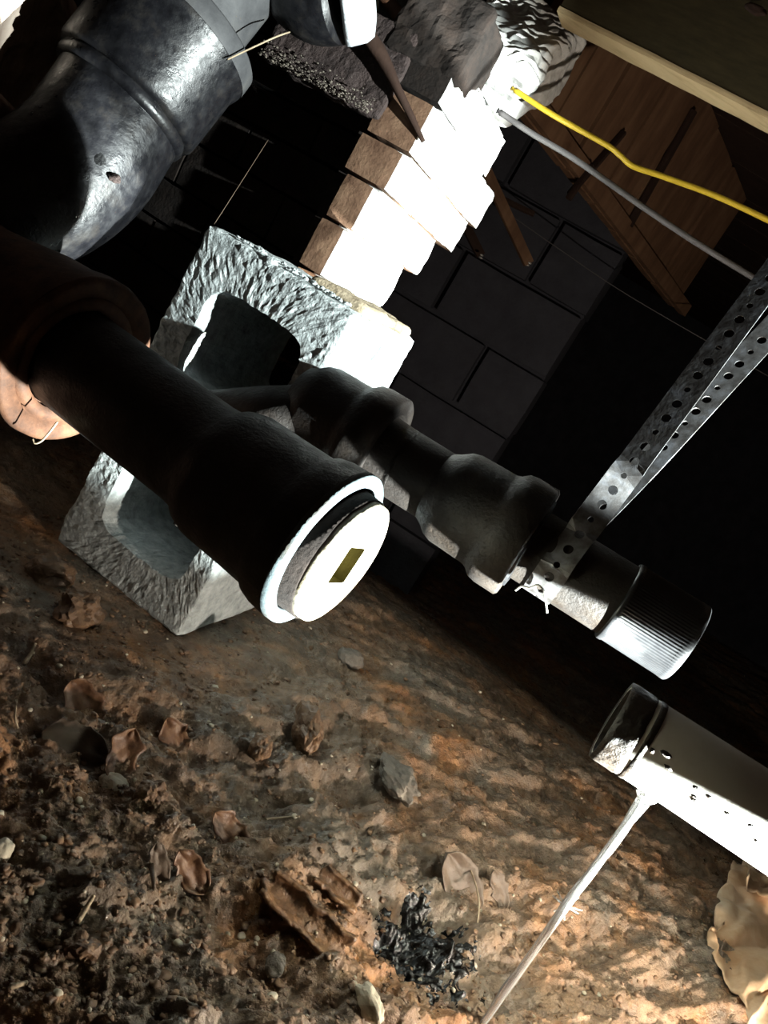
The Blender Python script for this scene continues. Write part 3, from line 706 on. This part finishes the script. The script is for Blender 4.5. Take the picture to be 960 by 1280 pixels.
tag(tube('hair_wire', [loc(.012, -.004, .398), P(300, 230, .80), P(335, 175, .84)], .00035, M['leafdark'], None, 5), 'hair thin wire rising from the top left corner of the block', 'wire')

# rough stones stacked at the left edge, mostly out of frame
rub = empty('rubble_stack', P(-120, 300, .80), 'pinkish rough fieldstones stacked at the top left edge', 'stone stack')
def rough_stone(px, py, d, hw, hh, seed, rot):
    ux = (CX*cos(rad(rot))+CY*sin(rad(rot))); uy = (CY*cos(rad(rot))-CX*sin(rad(rot)))
    V, F = box_geo(P(px, py, d), (ux, _f, uy), (hw, .06, hh), (26, 12, 30), .014, 17, seed, .02); return link('stone', V, F, M['stone'], rub, False)
rough_stone(2, 40, .80, .042, .075, 3, -32); rough_stone(-42, 175, .80, .042, .05, 6, -30)
rough_stone(-85, 270, .80, .055, .05, 9, -30); rough_stone(-140, 370, .82, .06, .07, 12, -30); rough_stone(-215, 490, .84, .065, .08, 15, -30); rough_stone(-290, 610, .86, .07, .075, 16, -30)

# small bolt under the cleanout
bo = empty('bolt', P(236, 656, .74), 'small bright bolt under the cleanout, in front of the lower core', 'bolt')
bd = (P(248, 668, .735)-P(222, 648, .735)).normalized()
lathe('shank', [(0, 0), (0, .0022), (.022, .0022), (.022, 0)], P(228, 651, .735), bd, M['steel'], bo, n=12)
lathe('head', [(-.005, 0), (-.005, .0075), (0, .0075), (0, 0)], P(228, 651, .735), bd, M['iron'], bo, n=6)
tag(tube('hook_wire', [P(72, 527, .63), P(62, 540, .63), P(52, 551, .63), P(44, 554, .63), P(41, 549, .63)], .0009, M['twig'], None, 6), 'tiny hooked wire dangling below the rusty hub', 'wire')

# ------------------------------------------------------------------ things lying on the soil
def gax(n=Z, yaw=0):
    n = Vector(n).normalized(); x = Vector((cos(yaw), sin(yaw), 0)); x = (x-n*x.dot(n)).normalized(); return (x, n.cross(x), n)
def mpp(p): return p.dot(_f)/FPX
def lump(name, px, py, wpx, hpx, m, label, cat, yaw=0, amp=.3, seed=1, tall=.6, level=4, scale=1.6):
    p = ghit(px, py); s = mpp(p)
    V, F = lump_geo(p + Z*hpx*s*.2, (wpx*s/2, hpx*s/2*1.1, min(wpx, hpx)*s*tall*.6), gax(Z, yaw), level, amp, scale, seed)
    return tag(link(name, V, F, m, None, False), label, cat)
lump('stone', 436, 828, 34, 30, M['greystone'], 'dark grey stone alone on the soil below the cleanout plug', 'stone', .4, .3, 3)
lump('pebble', 140, 983, 36, 30, M['pale'], 'smooth tan pebble on the soil left of centre', 'stone', .2, .2, 5, .5)
lump('stone', -2, 1070, 26, 36, M['pale'], 'whitish stone cut off by the left edge of the picture', 'stone', 0, .2, 8, .8)
lump('clod', 377, 920, 34, 66, M['dirt_crumb'], 'upright orange brown clod in the middle of the soil bank', 'clod', .5, .5, 9, 1.3)
lump('clod', 322, 940, 26, 40, M['dirt_crumb'], 'smaller tan clod left of the upright orange clod', 'clod', .2, .4, 12, 1)
lump('stone', 492, 985, 44, 64, M['greystone'], 'pale greyish crumbling stone on the middle of the bank', 'stone', .8, .6, 15, .6)
lump('stone', 458, 1262, 28, 44, M['pale'], 'whitish stone at the bottom edge, left of the black puddle', 'stone', .8, .4, 18, 1)
lump('pebble', 341, 1210, 26, 30, M['greystone'], 'round brown pebble in the lower left soil', 'stone', .1, .2, 21, .8)
lump('clod', 185, 1000, 36, 36, M['dirt_crumb'], 'rough brown clod right of the smooth tan pebble', 'clod', .4, .5, 24, .9)
lump('clod', 100, 1195, 44, 36, M['dirt_crumb'], 'dark rounded clod in the hollow at lower left', 'clod', .4, .5, 27, .9)
lump('clod', 60, 720, 60, 40, M['dirt_crumb'], 'large flat clod at the left below the concrete block', 'clod', .9, .5, 30, .8)
lump('clod', 95, 770, 60, 50, M['dirt_crumb'], 'ragged clod just below the large flat clod', 'clod', .9, .6, 33, .8)
def leaf(px, py, wpx, hpx, rotpx, m, label, curl=.5, seed=1, cat='leaf', name='dead_leaf', lift=.004, tilt=.5):
    p = ghit(px, py) + Z*lift; s = mpp(p); n1, n2 = 18, 12; V = []; F = []
    nrm = (Z*(1-tilt) - _f*tilt + Vector((.25, 0, 0))).normalized(); t = (CX*cos(rad(rotpx)) - CY*sin(rad(rotpx))); t = (t-nrm*t.dot(nrm)).normalized(); u = nrm.cross(t)
    for i in range(n1+1):
        a = i/n1*2-1; wd = (1-abs(a)**2.4)**.7*(1+.18*vnoise([[a*4, seed]], seed)[0])+.03
        for j in range(n2+1):
            b = j/n2*2-1
            e = wd*(1+.14*vnoise([[a*6+seed, 3*np.sign(b)]], seed+2)[0]); zz = curl*(b*b*.5+.25*a*a) + .18*vnoise([[a*2.5, b*2.5]], seed+4)[0]
            V.append(p + t*(a*hpx*s/2) + u*(b*e*wpx*s/2) + nrm*(zz*wpx*s/2))
    for i in range(n1):
        for j in range(n2): k = i*(n2+1)+j; F.append((k, k+1, k+n2+2, k+n2+1))
    o = link(name, V, F, m, None, True); sd = o.modifiers.new('thick', 'SOLIDIFY'); sd.thickness = .0009
    return tag(o, label, cat)
leaf(100, 885, 46, 66, 60, M['leaf'], 'curled brown leaf below the left clods', .8, 3)
leaf(214, 926, 34, 52, 70, M['leaf'], 'curled reddish leaf left of the smaller tan clod', .8, 5)
leaf(236, 1094, 36, 66, 60, M['leaf'], 'orange oval leaf standing up in the lower left soil', .5, 7, tilt=.7)
leaf(196, 1088, 26, 60, 85, M['leafdark'], 'dull grey brown leaf beside the orange oval leaf', .4, 9, tilt=.6)
leaf(285, 1045, 34, 70, 50, M['leaf'], 'bright orange bark flake above the orange oval leaf', .6, 11, 'bark', 'bark_flake', tilt=.6)
leaf(90, 940, 60, 90, 20, M['leafdark'], 'broad dull brown leaf at left, above the tan pebble', .4, 13)
leaf(572, 1105, 46, 84, 60, M['leafdark'], 'dark wet leaf above the black puddle', .6, 15, tilt=.6)
leaf(150, 950, 40, 70, 120, M['leaf'], 'small ragged leaf between the broad leaf and the reddish one', .7, 17)
leaf(620, 1115, 26, 50, 75, M['leafdark'], 'narrow dark leaf scrap right of the dark wet leaf', .5, 19, tilt=.6)
def trough(px, py, wpx, hpx, rotpx, label, seed):
    p = ghit(px, py); s = mpp(p); n1, n2 = 26, 14; V = []; F = []
    nrm = (Z*.7-_f*.3).normalized(); t = (CX*cos(rad(rotpx))-CY*sin(rad(rotpx))); t = (t-nrm*t.dot(nrm)).normalized(); u = nrm.cross(t)
    for i in range(n1+1):
        a = i/n1*2-1
        for j in range(n2+1):
            q = PI*j/n2; rr = wpx*s/2*(1+.25*fbm([[a*3, q, seed]], 3, seed)[0]); al = a*(1+.12*vnoise([[q*2, seed]], seed)[0])
            V.append(p + t*(al*hpx*s/2) + u*(cos(q)*rr) - nrm*(sin(q)*rr*.9) + nrm*.008)
    for i in range(n1):
        for j in range(n2): k = i*(n2+1)+j; F.append((k, k+1, k+n2+2, k+n2+1))
    o = link('curled_bark', V, F, M['bark'], None, True); sd = o.modifiers.new('thick', 'SOLIDIFY'); sd.thickness = .004
    tag(o, label, 'bark')
trough(380, 1150, 46, 130, 52, 'curled hollow piece of wet bark left of the black puddle', 3)
trough(420, 1115, 30, 60, 52, 'small curled bark piece above the hollow one', 7)
def twig(pts, r, label, m='twig', lift=.004):
    q = [ghit(x, y)+Z*lift for x, y in pts]
    tag(tube('twig', q, [r*(1-.4*i/(len(q)-1)) for i in range(len(q))], M[m], None, 7, 5, True, .2, 5), label, 'twig')
twig([(92, 1160), (103, 1143), (114, 1125)], .0022, 'pale forked twig in the dark hollow at lower left')
twig([(28, 834), (36, 822), (42, 808)], .0026, 'short pale twig below the clods at far left')
twig([(8, 1240), (18, 1238), (30, 1234)], .002, 'pale straw at the bottom left corner')
twig([(545, 1080), (566, 1083), (580, 1100), (590, 1135), (588, 1165)], .0011, 'thin pale rootlet arching over the dark wet leaf', lift=.012)
twig([(186, 1075), (188, 1100), (190, 1118)], .0022, 'thin brown stem beside the dull leaf', 'leafdark')
twig([(18, 880), (16, 900), (20, 915)], .0012, 'fine rootlet at the far left edge')
twig([(718, 914), (726, 904), (734, 893)], .0008, 'bright straw on the dark soil left of the white pipe', lift=.02)
twig([(330, 1028), (350, 1026), (372, 1024)], .0011, 'thin straw lying across the middle soil')
# black wet muck
def muck():
    c = ghit(542, 1185); n1 = 90; R0 = .047; V = []; F = []; k0 = {}
    for i in range(n1+1):
        for j in range(n1+1):
            a, b = (i/n1*2-1), (j/n1*2-1); rr = math.hypot(a, b)
            x, y = c.x + a*R0*1.25, c.y + b*R0*1.15
            e = rr + .55*fbm([[x*38, y*38]], 4, 91)[0]
            z = height([x], [y])[0] + .006*(1-e/.75) + .0035*fbm([[x*150, y*150]], 3, 95)[0]
            V.append(Vector((x, y, z if e < 1.0 else height([x], [y])[0]-.006)))
    for i in range(n1):
        for j in range(n1): k = i*(n1+1)+j; F.append((k, k+1, k+n1+2, k+n1+1))
    tag(link('black_muck', V, F, M['muck'], None), 'glossy black wet muck pooled in the hollow beside the water stream', 'mud', kind='stuff')
muck()
# loose crumbs
def scatter(n, seed, x0, y0, line, ymax, smin, mean, smax, flat, amp, var):
    rg = np.random.RandomState(seed); px = rg.uniform(x0, 960, n); py = rg.uniform(y0, 1300, n)
    rx = np.array([tuple(ray(a, b)) for a, b in zip(px, py)])
    ok = (py > line+.42*px) & ~((px > 760) & (py < 1080)) & (rx[:, 2] < -.3); rx = rx[ok]
    p = rx*(-.437/rx[:, 2])[:, None]; p[:, 2] = height(p[:, 0], p[:, 1]); p = p[p[:, 1] < ymax]
    shapes = [np.array([tuple(v) for v in lump_geo((0, 0, 0), (1, 1, 1), None, 2, amp, 1.7, k)[0]]) for k in range(30)]; fc = np.array(ico(2)[1])
    V = []; F = []
    for i, q in enumerate(p):
        s = min(smin+rg.exponential(mean), smax); an = rg.uniform(0, 6.3); c_, s_ = cos(an), sin(an)
        v = shapes[i % 30]*np.array([s*rg.uniform(.8, 1.6), s, s*rg.uniform(*flat)])
        V.append(np.column_stack([v[:, 0]*c_-v[:, 1]*s_, v[:, 0]*s_+v[:, 1]*c_, v[:, 2]]) + q + np.array([0, 0, s*.2])); F.append(fc+i*len(v))
    return np.concatenate(V), [tuple(int(k) for k in f) for f in np.concatenate(F)]
tag(link('soil_crumbs', *scatter(6500, 3, -60, 640, 540, 1.2, .0007, .0006, .0032, (.35, .8), .95, 1), M['dirt_crumb'], None, True), 'loose crumbs of brown soil scattered over the bank', 'soil', kind='stuff')
tag(link('grit', *scatter(330, 5, -40, 680, 600, 1.1, .0010, .0006, .003, (.5, .8), .3, 1), M['pale'], None, True), 'pale grit scattered over the brown soil', 'grit', kind='stuff')

# crumpled cream plastic at lower right
def crumple(name, corners, m, label, seed, lift=.01, amp=.014, cat='sheet'):
    n1 = n2 = 40; V = []; F = []
    c = [ghit(*q) + Z*l for q, l in corners]
    for i in range(n1+1):
        for j in range(n2+1):
            a, b = i/n1, j/n2; p = (c[0]*(1-a)+c[1]*a)*(1-b) + (c[3]*(1-a)+c[2]*a)*b
            q = [[a*3.1+seed, b*3.1]]
            h = abs(fbm(q, 3, seed)[0])*2-.4
            e = .012*fbm([[a*6, b*6, seed]], 3, seed+4)[0]
            V.append(p + Z*h*amp + A*e)
    for i in range(n1):
        for j in range(n2): k = i*(n2+1)+j; F.append((k, k+1, k+n2+2, k+n2+1))
    o = link(name, V, F, m, None, True); sd = o.modifiers.new('thick', 'SOLIDIFY'); sd.thickness = .0015
    tag(o, label, cat)
crumple('plastic_sheet', [((872, 1180), .012), ((905, 1095), .03), ((1060, 1180), .05), ((930, 1330), .02)], M['sheet'], 'crumpled cream plastic sheet on the soil at the lower right edge', 5)
crumple('plastic_sheet', [((905, 1120), .03), ((925, 1045), .05), ((1060, 1110), .07), ((1010, 1190), .05)], M['sheet'], 'orange stained plastic flap behind the crumpled sheet, under the white pipe', 8, amp=.02)
V, F = box_geo(ghit(985, 1290)+Z*.035, gax((.2, -.3, 1), -.2), (.05, .02, .006), (10, 4, 2), .002, 30, 3, .002)
tag(link('slate_chip', V, F, M['greystone'], None, False), 'dark flat stone chip in the bottom right corner', 'stone')
